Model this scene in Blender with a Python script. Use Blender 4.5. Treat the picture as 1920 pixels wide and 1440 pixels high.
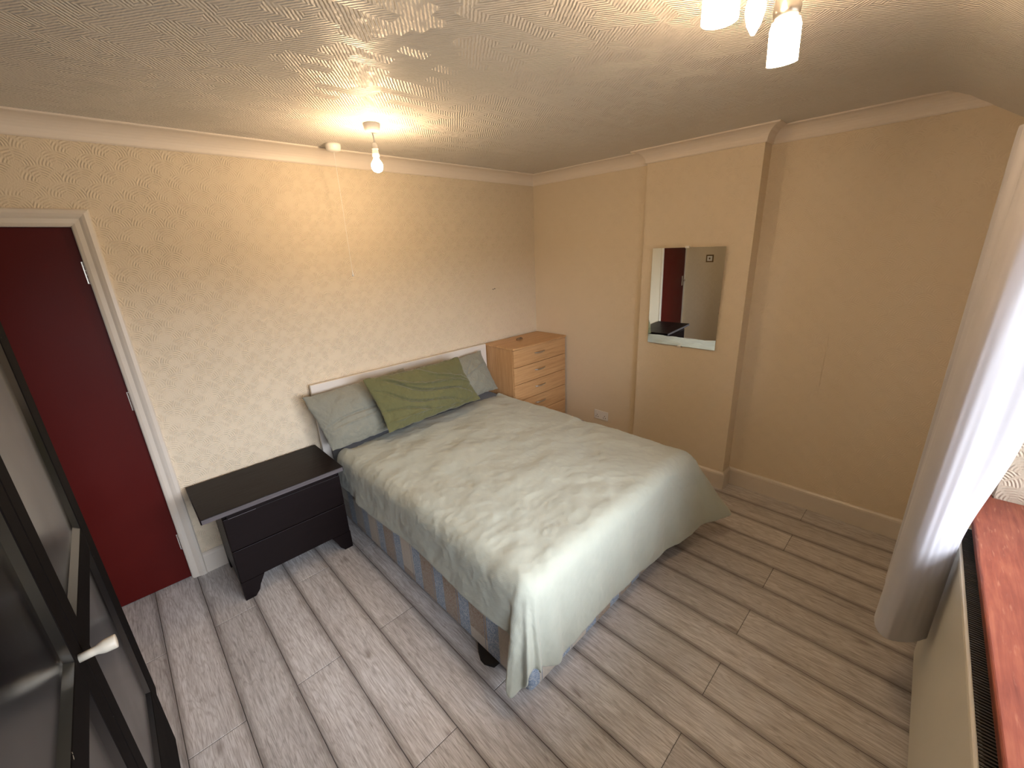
import bpy, bmesh, math, random
import numpy as np
from mathutils import Vector, Matrix
random.seed(4); np.random.seed(4)
sc = bpy.context.scene
for o in list(bpy.data.objects): bpy.data.objects.remove(o)
COL = sc.collection

# ------------------------------------------------------------------ camera, world, light, exposure
CAM = Vector((-3.0801, -2.8388, 1.7985)); YAW, PITCH, ROLL, FPX = 0.7610, 0.3143, -0.0440, 778.7
cd = bpy.data.cameras.new('camera'); cam = bpy.data.objects.new('camera', cd); COL.objects.link(cam)
f_ = Vector((math.sin(YAW)*math.cos(PITCH), math.cos(YAW)*math.cos(PITCH), -math.sin(PITCH)))
r_ = Vector((math.cos(YAW), -math.sin(YAW), 0)); u_ = r_.cross(f_)
r2 = r_*math.cos(ROLL)+u_*math.sin(ROLL); u2 = -r_*math.sin(ROLL)+u_*math.cos(ROLL)
M = Matrix(((r2.x, u2.x, -f_.x, CAM.x), (r2.y, u2.y, -f_.y, CAM.y), (r2.z, u2.z, -f_.z, CAM.z), (0, 0, 0, 1)))
cam.matrix_world = M
cd.sensor_width = 36; cd.sensor_fit = 'HORIZONTAL'; cd.lens = FPX/1920*36; cd.clip_start = 0.01
sc.camera = cam

SKY = (0.85, 0.90, 1.0); SKY_STRENGTH = 19.0
BULB_E = 400.0; SHADE_E = 95.0; WARM = (1.0, 0.69, 0.40)
wd = bpy.data.worlds.new('world'); sc.world = wd; wd.use_nodes = True
bg = wd.node_tree.nodes['Background']; bg.inputs[1].default_value = SKY_STRENGTH
wt = wd.node_tree; tc = wt.nodes.new('ShaderNodeTexCoord'); sx = wt.nodes.new('ShaderNodeSeparateXYZ'); cr_ = wt.nodes.new('ShaderNodeValToRGB')
wt.links.new(tc.outputs['Generated'], sx.inputs[0]); wt.links.new(sx.outputs[2], cr_.inputs[0]); wt.links.new(cr_.outputs[0], bg.inputs[0])   # pavement and gardens below the horizon, sky above
cr_.color_ramp.elements[0].position = 0.0; cr_.color_ramp.elements[0].color = (.16, .16, .15, 1)
cr_.color_ramp.elements[1].position = 0.06; cr_.color_ramp.elements[1].color = (*SKY, 1)
vs = sc.view_settings; vs.view_transform = 'Standard'; vs.look = 'None'; vs.exposure = 0.0; vs.gamma = 1.0; vs.use_curve_mapping = False

# front (window) wall frame of reference: turned 1.7 degrees from the back wall
FO = Vector((-1.3, -3.047, 0)); FA = math.radians(1.7)
FM = Matrix.Translation(FO) @ Matrix.Rotation(FA, 4, 'Z')
WX0, WX1, WZ0, WZ1 = -2.0, 0.51, 0.80, 1.96     # window opening in that frame
pl = bpy.data.lights.new('daylight_portal', 'AREA'); pl.shape = 'RECTANGLE'; pl.size = WX1-WX0; pl.size_y = WZ1-WZ0
pl.cycles.is_portal = True
po = bpy.data.objects.new('daylight_portal', pl); COL.objects.link(po)
po.matrix_world = FM @ Matrix.Translation(((WX0+WX1)/2, -0.37, (WZ0+WZ1)/2)) @ Matrix.Rotation(math.radians(90), 4, 'X')

# ------------------------------------------------------------------ room measures
H = 2.418; COV = 0.089; COH = 0.078; XL = -3.95; XR = 0.067; PB = 0.061; Y1 = -1.17; Y2 = -1.923; BH = 0.134

# ------------------------------------------------------------------ helpers
def mk(name, bm, mat=None, parent=None, smooth=False, M=None, props=None):
    me = bpy.data.meshes.new(name); bm.normal_update(); bm.to_mesh(me); bm.free()
    o = bpy.data.objects.new(name, me); COL.objects.link(o)
    if mat is not None:
        for m in (mat if isinstance(mat, (list, tuple)) else [mat]): me.materials.append(m)
    if smooth:
        for p in me.polygons: p.use_smooth = True
    if M is not None: o.matrix_world = M
    if parent is not None: o.parent = parent
    if props:
        for k, v in props.items(): o[k] = v
    return o
def empty(name, loc=(0, 0, 0), rz=0, label=None, cat=None, group=None):
    o = bpy.data.objects.new(name, None); COL.objects.link(o); o.location = loc; o.rotation_euler = (0, 0, rz)
    o.empty_display_size = 0.05
    if label: o['label'] = label
    if cat: o['category'] = cat
    if group: o['group'] = group
    return o
def tag(o, label, cat, group=None):
    o['label'] = label; o['category'] = cat
    if group: o['group'] = group
    return o
def struct(o): o['kind'] = 'structure'; return o
def box(bm, x0, x1, y0, y1, z0, z1, bev=0, seg=2, mi=0):
    vs = [bm.verts.new((x, y, z)) for z in (z0, z1) for y in (y0, y1) for x in (x0, x1)]
    fs = [bm.faces.new([vs[i] for i in q]) for q in ((0, 2, 3, 1), (4, 5, 7, 6), (0, 1, 5, 4), (2, 6, 7, 3), (0, 4, 6, 2), (1, 3, 7, 5))]
    for f in fs: f.material_index = mi
    if bev:
        es = list({e for f in fs for e in f.edges})
        bmesh.ops.bevel(bm, geom=es, offset=bev, segments=seg, profile=0.5, affect='EDGES')
    return fs
def prism(bm, pts, z0, z1, bev=0):
    a = [bm.verts.new((x, y, z0)) for x, y in pts]; b = [bm.verts.new((x, y, z1)) for x, y in pts]
    n = len(pts); fs = [bm.faces.new(a[::-1]), bm.faces.new(b)]
    for i in range(n): fs.append(bm.faces.new((a[i], a[(i+1) % n], b[(i+1) % n], b[i])))
    bmesh.ops.recalc_face_normals(bm, faces=fs)
    if bev: bmesh.ops.bevel(bm, geom=[e for e in bm.edges], offset=bev, segments=2, profile=0.5, affect='EDGES')
def boxo(name, b, mat, parent=None, bev=0.002, **k):
    bm = bmesh.new(); box(bm, *b, bev=bev); return mk(name, bm, mat, parent, **k)
def lathe(bm, prof, n=24, M=Matrix()):
    rings = []
    for r, z in prof:
        if r < 1e-6: rings.append([bm.verts.new(M @ Vector((0, 0, z)))])
        else: rings.append([bm.verts.new(M @ Vector((r*math.cos(2*math.pi*i/n), r*math.sin(2*math.pi*i/n), z))) for i in range(n)])
    for a, b in zip(rings, rings[1:]):
        for i in range(n):
            j = (i+1) % n
            if len(a) == 1 and len(b) == 1: continue
            if len(a) == 1: bm.faces.new((a[0], b[j], b[i]))
            elif len(b) == 1: bm.faces.new((a[i], a[j], b[0]))
            else: bm.faces.new((a[i], a[j], b[j], b[i]))
    bmesh.ops.recalc_face_normals(bm, faces=bm.faces[:])
def tube(bm, pts, r, n=10, cap=True):
    pts = [Vector(p) for p in pts]; rings = []
    rr = r if isinstance(r, (list, tuple)) else [r]*len(pts)
    for i, p in enumerate(pts):
        t = (pts[min(i+1, len(pts)-1)]-pts[max(i-1, 0)]).normalized()
        a = t.cross(Vector((0, 0, 1)));
        if a.length < 1e-3: a = t.cross(Vector((1, 0, 0)))
        a.normalize(); b = t.cross(a)
        rings.append([bm.verts.new(p+(a*math.cos(2*math.pi*k/n)+b*math.sin(2*math.pi*k/n))*rr[i]) for k in range(n)])
    for a, b in zip(rings, rings[1:]):
        for k in range(n): bm.faces.new((a[k], a[(k+1) % n], b[(k+1) % n], b[k]))
    if cap: bm.faces.new(rings[0][::-1]); bm.faces.new(rings[-1])
    bmesh.ops.recalc_face_normals(bm, faces=bm.faces[:])
def sweep(bm, path, prof, closed=False):
    """path: plan polyline with the room on its left; prof: (distance into the room, z)"""
    P = [Vector((x, y)) for x, y in path]; rows = []
    for i, p in enumerate(P):
        ns = []
        if i > 0: d = (P[i]-P[i-1]).normalized(); ns.append(Vector((-d.y, d.x)))
        if i < len(P)-1: d = (P[i+1]-P[i]).normalized(); ns.append(Vector((-d.y, d.x)))
        m = ns[0] if len(ns) == 1 else (ns[0]+ns[1])/(1+ns[0].dot(ns[1]))
        rows.append([bm.verts.new((p.x+m.x*d_, p.y+m.y*d_, z)) for d_, z in prof])
    n = len(prof)
    for a, b in zip(rows, rows[1:]):
        for k in range(n): bm.faces.new((a[k], b[k], b[(k+1) % n], a[(k+1) % n]))
    bm.faces.new(rows[0]); bm.faces.new(rows[-1][::-1])
    bmesh.ops.recalc_face_normals(bm, faces=bm.faces[:])

# ------------------------------------------------------------------ materials
class NT:
    def __init__(s, name):
        s.m = bpy.data.materials.new(name); s.m.use_nodes = True; s.t = s.m.node_tree; s.n = s.t.nodes
        s.b = s.n['Principled BSDF']
    def add(s, t, **k):
        n = s.n.new(t)
        for a, v in k.items(): setattr(n, a, v)
        return n
    def put(s, sock, v):
        if hasattr(v, 'is_linked') or hasattr(v, 'links'): s.t.links.new(v, sock)
        elif isinstance(v, (tuple, list)) and len(v) == 3 and sock.type == 'RGBA': sock.default_value = (*v, 1)
        else: sock.default_value = v
    def math(s, op, a, b=None, c=None, clamp=False):
        n = s.add('ShaderNodeMath', operation=op, use_clamp=clamp)
        for i, v in enumerate((a, b, c)):
            if v is not None: s.put(n.inputs[i], v)
        return n.outputs[0]
    def obj(s, kind='Object'): return s.add('ShaderNodeTexCoord').outputs[kind]
    def sep(s, v): n = s.add('ShaderNodeSeparateXYZ'); s.put(n.inputs[0], v); return n.outputs
    def comb(s, x, y, z):
        n = s.add('ShaderNodeCombineXYZ')
        for i, v in enumerate((x, y, z)): s.put(n.inputs[i], v)
        return n.outputs[0]
    def map(s, v, scale=(1, 1, 1), rot=(0, 0, 0)):
        n = s.add('ShaderNodeMapping'); s.put(n.inputs[0], v); n.inputs[2].default_value = rot; n.inputs[3].default_value = scale; return n.outputs[0]
    def noise(s, v, scale=5, detail=4, rough=.5, dist=0, out=0):
        n = s.add('ShaderNodeTexNoise'); s.put(n.inputs['Vector'], v)
        n.inputs['Scale'].default_value = scale; n.inputs['Detail'].default_value = detail; n.inputs['Roughness'].default_value = rough; n.inputs['Distortion'].default_value = dist
        return n.outputs[out]
    def white(s, v): n = s.add('ShaderNodeTexWhiteNoise', noise_dimensions='3D'); s.put(n.inputs['Vector'], v); return n.outputs['Value']
    def ramp(s, v, stops, interp='LINEAR'):
        n = s.add('ShaderNodeValToRGB'); s.put(n.inputs[0], v); cr = n.color_ramp; cr.interpolation = interp
        while len(cr.elements) < len(stops): cr.elements.new(0.5)
        for e, (p, c) in zip(cr.elements, stops):
            e.position = p; e.color = (*c, 1) if len(c) == 3 else c
        return n.outputs[0]
    def mix(s, f, a, b, mode='MIX'):
        n = s.add('ShaderNodeMix', data_type='RGBA', blend_type=mode); s.put(n.inputs[0], f); s.put(n.inputs[6], a); s.put(n.inputs[7], b); return n.outputs[2]
    def mr(s, v, a, b, c=0, d=1, smooth=False):
        n = s.add('ShaderNodeMapRange'); n.interpolation_type = 'SMOOTHSTEP' if smooth else 'LINEAR'
        for i, x in enumerate((v, a, b, c, d)): s.put(n.inputs[i], x)
        return n.outputs[0]
    def bump(s, h, strength=.3, dist=.002, normal=None):
        n = s.add('ShaderNodeBump'); s.put(n.inputs['Height'], h); n.inputs['Strength'].default_value = strength; n.inputs['Distance'].default_value = dist
        if normal is not None: s.put(n.inputs['Normal'], normal)
        return n.outputs[0]
    def set(s, **k):
        names = dict(color='Base Color', rough='Roughness', metal='Metallic', normal='Normal', sheen='Sheen Weight', coat='Coat Weight', spec='Specular IOR Level', emit='Emission Color', es='Emission Strength', trans='Transmission Weight', ior='IOR', coatr='Coat Roughness')
        for a, v in k.items(): s.put(s.b.inputs[names[a]], v)
        return s.m
def plain(name, col, rough=.5, metal=0, spec=.5, coat=0, var=.06, scale=6, bump=0, bscale=60):
    t = NT(name); c = t.obj(); n = t.noise(c, scale, 4)
    col2 = tuple(max(0, x*(1-var*2)) for x in col)
    t.set(color=t.mix(n, col2, col), rough=rough, metal=metal, spec=spec, coat=coat)
    if bump: t.set(normal=t.bump(t.noise(c, bscale, 3), bump, .002))
    return t.m

def wallpaper(name, ax, strength=.6, col=(.73, .63, .48)):
    t = NT(name); c = t.obj(); s = t.sep(c); h = s[ax]; z = s[2]
    if ax == 0: h = t.math('ADD', s[0], s[1])          # carries round the window reveals
    wob = t.noise(c, 7, 2); P, V = .125, .062
    h = t.math('ADD', h, t.math('MULTIPLY', wob, .02)); zz = t.math('ADD', z, t.math('MULTIPLY', t.noise(c, 9, 2), .02))
    row = t.math('FLOOR', t.math('DIVIDE', zz, V)); off = t.math('MULTIPLY', t.math('FLOORED_MODULO', row, 2), .5)
    fu = t.math('SUBTRACT', t.math('FRACT', t.math('ADD', t.math('DIVIDE', h, P), off)), .5); fz = t.math('FRACT', t.math('DIVIDE', zz, V))
    fu = t.math('MULTIPLY', fu, P); fz = t.math('MULTIPLY', fz, V)
    d = t.math('SQRT', t.math('ADD', t.math('MULTIPLY', fu, fu), t.math('MULTIPLY', fz, fz)))
    ring = t.math('SINE', t.math('MULTIPLY', d, 2*math.pi/.0102))
    ang = t.math('ABSOLUTE', t.math('SINE', t.math('MULTIPLY', t.math('ARCTAN2', fz, fu), 4.0)))
    mask = t.math('MULTIPLY', t.mr(d, .012, .03, smooth=True), t.mr(t.noise(c, 11, 2), .35, .5, .15, 1))
    mask = t.math('MULTIPLY', mask, t.mr(ang, .25, .7, .05, 1))
    fine = t.noise(t.map(c, (1, 1, .35)), 260, 2)
    hgt = t.math('ADD', t.math('MULTIPLY', ring, mask), t.math('MULTIPLY', fine, .8))
    tone = t.noise(c, 1.7, 4)
    col2 = tuple(x*y for x, y in zip(col, (.93, .91, .88)))
    t.set(color=t.mix(tone, col2, col), rough=.55, spec=.35, normal=t.bump(hgt, strength, .0022))
    return t.m
M_WB = wallpaper('wallpaper_back', 0, .6)
M_WR = wallpaper('wallpaper_right', 1, .25)
M_WL = wallpaper('wallpaper_left', 1, .5)
M_WF = wallpaper('wallpaper_front', 0, .6)

def ceiling_mat():
    t = NT('ceiling_paper'); c = t.obj(); s = t.sep(c); x, y = s[0], s[1]
    nz = t.noise(c, 6, 2); x = t.math('ADD', x, t.math('MULTIPLY', nz, .012)); PX, PY = .10, .05
    row = t.math('FLOOR', t.math('DIVIDE', y, PY)); ux = t.math('ADD', t.math('DIVIDE', x, PX), t.math('MULTIPLY', t.math('FLOORED_MODULO', row, 3), .37))
    cx = t.math('FLOOR', ux); rnd = t.white(t.comb(cx, row, 3.0))
    sgn = t.math('SUBTRACT', t.math('MULTIPLY', t.math('GREATER_THAN', rnd, .5), 2.0), 1.0)
    ph = t.math('ADD', t.math('MULTIPLY', x, .8), t.math('MULTIPLY', t.math('MULTIPLY', y, sgn), .6))
    ph = t.math('ADD', ph, t.math('MULTIPLY', t.noise(c, 60, 2), .006))
    st = t.math('SINE', t.math('MULTIPLY', ph, 2*math.pi/.011)); st = t.math('MULTIPLY', st, t.mr(t.noise(c, 40, 2), .35, .6, .2, 1))
    fx = t.math('FRACT', ux); tilt = t.math('MULTIPLY', t.math('MULTIPLY', fx, t.math('SUBTRACT', rnd, .5)), 3.6)
    lump = t.noise(c, 22, 3)
    h = t.math('ADD', t.math('ADD', st, tilt), t.math('MULTIPLY', lump, 2.2))
    tone = t.math('MULTIPLY', t.noise(c, 2.0, 3), .8)
    t.set(color=t.mix(tone, (.65, .62, .57), (.72, .69, .64)), rough=.44, spec=.28, normal=t.bump(h, .6, .0026))
    return t.m
M_CEIL = ceiling_mat()
M_COVE = plain('cove_paint', (.78, .70, .61), .45, var=.03)
M_GLOSSW = plain('white_gloss_paint', (.68, .62, .54), .3, var=.04, scale=14, bump=.1, bscale=30)

def floor_mat():
    t = NT('laminate_oak'); uv = t.obj('UV'); s = t.sep(uv); u, v = s[0], s[1]
    at = t.add('ShaderNodeAttribute', attribute_name='rnd'); r = at.outputs['Fac']
    across = t.math('FRACT', u)
    vec = t.comb(t.math('ADD', t.math('MULTIPLY', across, .197), t.math('MULTIPLY', r, 9.0)), v, t.math('MULTIPLY', r, 31.0))
    wv = t.noise(t.map(vec, (5, 1.3, 1)), 2.2, 3, .5)
    kn = t.noise(t.map(vec, (46, 7, 1)), 3.0, 5, .7, 1.2); kz = t.mr(t.noise(t.map(vec, (7, 2.2, 1)), 2.0, 2), .50, .62, 0, 1, True)
    g1 = t.noise(t.map(vec, (34, 2.2, 1)), 3.0, 6, .62, .8)
    g2 = t.noise(t.map(vec, (120, 5, 1)), 3.0, 3, .6)
    rings = t.math('SINE', t.math('MULTIPLY', t.noise(t.map(vec, (9, 1.1, 1)), 2.0, 2, .4), 75))
    knot = t.add('ShaderNodeTexVoronoi'); t.put(knot.inputs['Vector'], t.map(vec, (11, 4.2, 1))); knot.inputs['Scale'].default_value = .62
    kd = t.mr(knot.outputs['Distance'], .03, .13, .45, 1.0)
    base = t.ramp(t.math('ADD', t.math('MULTIPLY', g1, .75), t.math('MULTIPLY', wv, .3)), [(.28, (.23, .205, .19)), (.44, (.49, .472, .462)), (.64, (.66, .645, .635))])
    base = t.mix(t.math('MULTIPLY', t.mr(rings, .3, 1), .24), base, (.19, .145, .12))
    base = t.mix(t.mr(g2, .38, .52, .42, 0), base, (.17, .13, .11))
    base = t.mix(kd, (.12, .08, .06), base)
    base = t.mix(t.math('MULTIPLY', t.math('MULTIPLY', t.mr(kn, .40, .30, 0, 1), kz), .75), base, (.12, .09, .075))
    edge = t.math('MULTIPLY', t.mr(across, 0, .16, 0, 1, True), t.mr(across, 1, .84, 0, 1, True))
    base = t.mix(t.mr(edge, 0, 1, .62, 0), base, (.15, .125, .11))
    tone = t.mr(r, 0, 1, .86, 1.1); hs = t.add('ShaderNodeHueSaturation'); t.put(hs.inputs['Value'], tone); t.put(hs.inputs['Color'], base)
    t.set(color=hs.outputs[0], rough=t.mr(g1, .3, .7, .42, .30), spec=.5, normal=t.bump(t.math('ADD', g1, t.math('MULTIPLY', g2, .6)), .18, .0012))
    return t.m
M_FLOOR = floor_mat()
M_GROOVE = plain('groove_dark', (.035, .026, .022), .8)

def oak(name, ax_long, dark=1.0):
    t = NT(name); c = t.obj(); sc_ = [40, 40, 40]; sc_[ax_long] = 2.0
    g = t.noise(t.map(c, tuple(sc_)), 2.2, 5, .6, .3); w = t.noise(t.map(c, tuple(x*.3 for x in sc_)), 2, 3)
    col = t.ramp(t.math('ADD', t.math('MULTIPLY', g, .7), t.math('MULTIPLY', w, .3)), [(.3, (.40*dark, .215*dark, .088*dark)), (.52, (.54*dark, .315*dark, .145*dark)), (.72, (.62*dark, .38*dark, .19*dark))])
    t.set(color=col, rough=.42, spec=.4, normal=t.bump(g, .08, .001)); return t.m
M_OAKX = oak('oak_front', 0); M_OAKZ = oak('oak_side', 2, .9); M_OAKT = oak('oak_top', 0, .98)
M_STEEL = plain('brushed_steel', (.62, .60, .57), .28, 1.0)
M_BRONZE = plain('old_bronze', (.22, .15, .08), .45, .8)

def dark_wood(name='black_brown_veneer', col=(.020, .012, .011), rough=.38):
    t = NT(name); c = t.obj(); g = t.noise(t.map(c, (3, 60, 60)), 2, 4)
    t.set(color=t.mix(g, tuple(x*.6 for x in col), tuple(x*1.6 for x in col)), rough=t.mr(g, .3, .7, rough, rough+.12), spec=.16, normal=t.bump(g, .06, .001)); return t.m
M_DARK = dark_wood(col=(.0065, .0035, .0038)); M_EDGE = dark_wood('edge_highlight_and_wear', (.10, .09, .095), .3)  # M_EDGE: pale tone for the painted edge highlight and the scuffed streak

def black_gloss(name, spec, rg):
    t = NT(name); c = t.obj(); n = t.noise(c, 3, 3); sp = t.noise(c, 60, 3)
    chips = t.mr(sp, .76, .79)
    t.set(color=t.mix(chips, t.mix(n, (.004, .0035, .0035), (.009, .007, .0065)), (.30, .27, .22)), rough=t.mr(n, .3, .7, rg, rg+.1), spec=spec, normal=t.bump(t.noise(c, 9, 2), .05, .004)); return t.m
M_BLACK = black_gloss('black_gloss_panel', .55, .16)
M_BLACKF = black_gloss('black_painted_frame', .02, .6)
def red_paint():
    t = NT('dark_red_gloss'); c = t.obj(); n = t.noise(c, 2.5, 4); st = t.noise(t.map(c, (60, 60, 2)), 2, 2)
    t.set(color=t.mix(n, (.062, .0035, .003), (.082, .006, .004)), rough=t.mr(n, .3, .7, .38, .5), spec=.16, normal=t.bump(st, .05, .001)); return t.m
M_RED = red_paint()

def cloth(name, col, col2, wscale=420, bump=.25, sheen=.25, rough=.85, var_scale=3):
    t = NT(name); c = t.obj('UV'); s = t.sep(c); o = t.obj()
    a = t.math('SINE', t.math('MULTIPLY', s[0], wscale*2)); b = t.math('SINE', t.math('MULTIPLY', s[1], wscale*2))
    w = t.math('MULTIPLY', a, b); n = t.noise(o, var_scale, 5, .6); cr = t.noise(o, 26, 5, .6)
    h = t.math('ADD', t.math('MULTIPLY', w, .35), t.math('MULTIPLY', cr, 2.2))
    t.set(color=t.mix(n, col2, col), rough=rough, spec=.2, sheen=sheen, normal=t.bump(h, bump, .0022)); return t.m
M_DUVET = cloth('sage_cotton', (.43, .455, .39), (.36, .38, .32))
M_PSAGE = cloth('sage_pillow_cotton', (.25, .247, .198), (.19, .188, .15))
M_PGREEN = cloth('olive_green_cotton', (.138, .134, .056), (.10, .097, .04))
M_SHEET = cloth('dark_grey_sheet', (.075, .085, .105), (.05, .058, .075))
M_HEAD = plain('white_headboard_lacquer', (.70, .65, .59), .35, var=.02)

def brocade():
    t = NT('brocade_ticking'); c = t.obj(); s = t.sep(c); q = t.math('ADD', s[0], t.math('MULTIPLY', s[1], 1.0)); z = s[2]
    k = t.math('DIVIDE', t.math('ADD', q, .08), .205); fr = t.math('FRACT', k); idx = t.math('FLOOR', k)
    zz = t.math('FLOOR', t.math('DIVIDE', t.math('ADD', z, t.math('MULTIPLY', idx, .07)), .19)); rn = t.white(t.comb(idx, zz, 1.0))
    vo = t.noise(t.comb(q, z, 0.0), 42, 2, .5, 2.5); scroll = t.mr(t.math('ABSOLUTE', t.math('SUBTRACT', vo, .5)), .02, .06, 1, 0)
    blue = t.mix(scroll, (.20, .28, .40), (.48, .53, .58)); cream = t.mix(t.math('MULTIPLY', scroll, .5), (.56, .51, .43), (.42, .38, .32))
    tan = t.mix(scroll, (.38, .32, .25), (.27, .17, .11))
    pan = t.mix(t.math('GREATER_THAN', rn, .62), cream, tan)
    isb = t.math('LESS_THAN', fr, .40)
    col = t.mix(isb, pan, blue)
    ln = t.math('LESS_THAN', t.math('ABSOLUTE', t.math('SUBTRACT', fr, .47)), .012); col = t.mix(ln, col, (.22, .26, .32))
    t.set(color=col, rough=.7, spec=.3, sheen=.2, normal=t.bump(t.math('ADD', vo, scroll), .2, .002)); return t.m
M_BROC = brocade()
M_PLAST = plain('white_plastic', (.80, .78, .74), .35, var=.02)
M_KNOB = plain('cream_knob_plastic', (.52, .48, .40), .4, var=.03)
M_BLACKPL = plain('black_plastic', (.012, .012, .013), .5)

def emis(name, col, e, base=(.9, .9, .9)):
    t = NT(name); t.set(color=base, rough=.3, emit=col, es=e); return t.m
M_BULB = emis('lit_bulb_glass', WARM, BULB_E)
M_SHADE = emis('lit_frosted_shade', (1, .69, .41), SHADE_E)
M_BULB2 = emis('lit_candle_bulb', (1, .69, .41), SHADE_E*1.6)

def curtain_mat():
    t = NT('grey_white_curtain_satin'); c = t.obj(); n = t.noise(t.map(c, (8, 8, 1)), 3, 3)
    t.set(color=t.mix(n, (.42, .41, .435), (.47, .46, .485)), rough=.5, spec=.35, sheen=.3, normal=t.bump(t.noise(t.map(c, (30, 30, 6)), 2, 4), .12, .002))
    tr = t.add('ShaderNodeBsdfTranslucent'); tr.inputs[0].default_value = (.62, .60, .60, 1)
    mx = t.add('ShaderNodeMixShader'); mx.inputs[0].default_value = .06
    t.t.links.new(t.b.outputs[0], mx.inputs[1]); t.t.links.new(tr.outputs[0], mx.inputs[2]); t.t.links.new(mx.outputs[0], t.n['Material Output'].inputs[0]); return t.m
M_CURT = curtain_mat()
def sill_mat():
    t = NT('red_mahogany_varnish'); c = t.obj(); g = t.noise(t.map(c, (2.2, 30, 30)), 2.5, 6, .65, .6); w = t.noise(t.map(c, (3, 9, 1)), 2.5, 3)
    sc2 = t.mr(t.noise(t.map(c, (2, 14, 1)), 6, 4), .62, .72, 0, .45)
    col = t.ramp(t.math('ADD', t.math('MULTIPLY', g, .6), t.math('MULTIPLY', w, .4)), [(.3, (.17, .040, .026)), (.5, (.29, .078, .046)), (.7, (.40, .13, .07))])
    t.set(color=t.mix(sc2, col, (.55, .26, .16)), rough=t.mr(g, .3, .7, .48, .60), spec=.4, normal=t.bump(g, .12, .001)); return t.m
M_SILL = sill_mat()
M_RAD = plain('cream_radiator_enamel', (.66, .62, .52), .35, var=.04, scale=5, bump=.08, bscale=90)
M_GRILLE = plain('dark_grille_steel', (.06, .055, .05), .5, .3)
def mirror_mat():
    t = NT('mirror_glass'); n = t.noise(t.obj(), 30, 2); t.set(color=t.mix(n, (.80, .84, .80), (.82, .86, .82)), rough=.0, metal=1.0, normal=t.bump(t.noise(t.obj(), 2, 1), .004, .001)); return t.m
M_MIRROR = mirror_mat()
def pane_mat():
    t = NT('window_glass'); tr = t.add('ShaderNodeBsdfTransparent'); gl = t.add('ShaderNodeBsdfGlossy'); gl.inputs['Roughness'].default_value = .02
    fr = t.add('ShaderNodeFresnel'); fr.inputs[0].default_value = 1.45; mx = t.add('ShaderNodeMixShader')
    t.t.links.new(fr.outputs[0], mx.inputs[0]); t.t.links.new(tr.outputs[0], mx.inputs[1]); t.t.links.new(gl.outputs[0], mx.inputs[2]); t.t.links.new(mx.outputs[0], t.n['Material Output'].inputs[0]); return t.m
M_PANE = pane_mat()

# ------------------------------------------------------------------ setting: floor, walls, ceiling
def floor():
    bm = bmesh.new(); uvl = bm.loops.layers.uv.new('UVMap'); ral = bm.faces.layers.float.new('rnd_tmp')
    w = .19731; x0 = -3.27473; L = 1.287; vals = []
    gx, gy = .0009, .0009
    under = box(bm, XL-.1, .25, -3.6, .1, -.06, -.004, mi=1); vals += [0]*len(bm.faces)
    for i in range(-5, 19):
        a, b = x0+i*w, x0+(i+1)*w; off = -.525 if i % 2 else -1.165
        ys = [off+L*k for k in range(-3, 3)]
        for k in range(len(ys)-1):
            c, d = ys[k], ys[k+1]
            c2, d2 = max(c, -3.5), min(d, .05)
            a2, b2 = max(a, XL-.05), min(b, .12)
            if d2 <= c2 or b2 <= a2: continue
            rv = random.random(); nb = len(bm.faces)
            xa, xb, ya, yb = a2+gx, b2-gx, c2+gy, d2-gy; e = .0022
            top = [bm.verts.new(p) for p in ((xa+e, ya+e, 0), (xb-e, ya+e, 0), (xb-e, yb-e, 0), (xa+e, yb-e, 0))]
            bot = [bm.verts.new(p) for p in ((xa, ya, -.0012), (xb, ya, -.0012), (xb, yb, -.0012), (xa, yb, -.0012))]
            fs = [bm.faces.new(top)]
            for q in range(4): fs.append(bm.faces.new((bot[q], bot[(q+1) % 4], top[(q+1) % 4], top[q])))
            for f in fs:
                for l in f.loops:
                    l[uvl].uv = (min(max((l.vert.co.x-a)/w, .001), .999), l.vert.co.y-c)
                f[ral] = rv
    o = mk('floor', bm, [M_FLOOR, M_GROOVE])
    me = o.data; src = [d.value for d in me.attributes['rnd_tmp'].data]
    at = me.attributes.new('rnd', 'FLOAT', 'FACE'); at.data.foreach_set('value', src); me.attributes.remove(me.attributes['rnd_tmp'])
    return struct(o)
floor()

DX0, DX1, DH = -3.925, -3.095, 1.98
bm = bmesh.new()
box(bm, XL-.15, DX0, 0, .12, -.05, H+.05); box(bm, DX1, .3, 0, .12, -.05, H+.05); box(bm, DX0, DX1, 0, .12, DH, H+.05)
struct(mk('wall_back', bm, M_WB))
bm = bmesh.new(); prism(bm, [(0, 0.0), (0, Y1), (-PB, Y1), (-PB, Y2), (XR, Y2), (XR, -3.6), (.3, -3.6), (.3, 0.0)], -.05, H+.05)
wr = struct(mk('wall_right', bm, M_WR))
bm = bmesh.new()      # wallpaper seam lifting a little
a = [bm.verts.new(p) for p in ((XR, -2.384, 1.27), (XR, -2.386, 1.0), (XR, -2.387, .80))]; b = [bm.verts.new(p) for p in ((XR-.0008, -2.381, 1.27), (XR-.0035, -2.381, 1.0), (XR-.0008, -2.384, .80))]
for k in (0, 1): bm.faces.new((a[k], a[k+1], b[k+1], b[k]))
mk('wallpaper_seam', bm, M_WR, wr)
bm = bmesh.new(); box(bm, XL-.15, XL, -3.6, 0, -.05, H+.05); struct(mk('wall_left', bm, M_WL))
# front wall with window opening (local frame, inner face at y=-0.09)
FY = -.09
bm = bmesh.new()
box(bm, -2.75, WX0, FY-.33, FY, -.05, H+.1); box(bm, WX1, 1.5, FY-.33, FY, -.05, H+.1)
box(bm, WX0, WX1, FY-.33, FY, -.05, WZ0-.03); box(bm, WX0, WX1, FY-.33, FY, WZ1, H+.1)
struct(mk('wall_front', bm, M_WF, M=FM))
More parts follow.
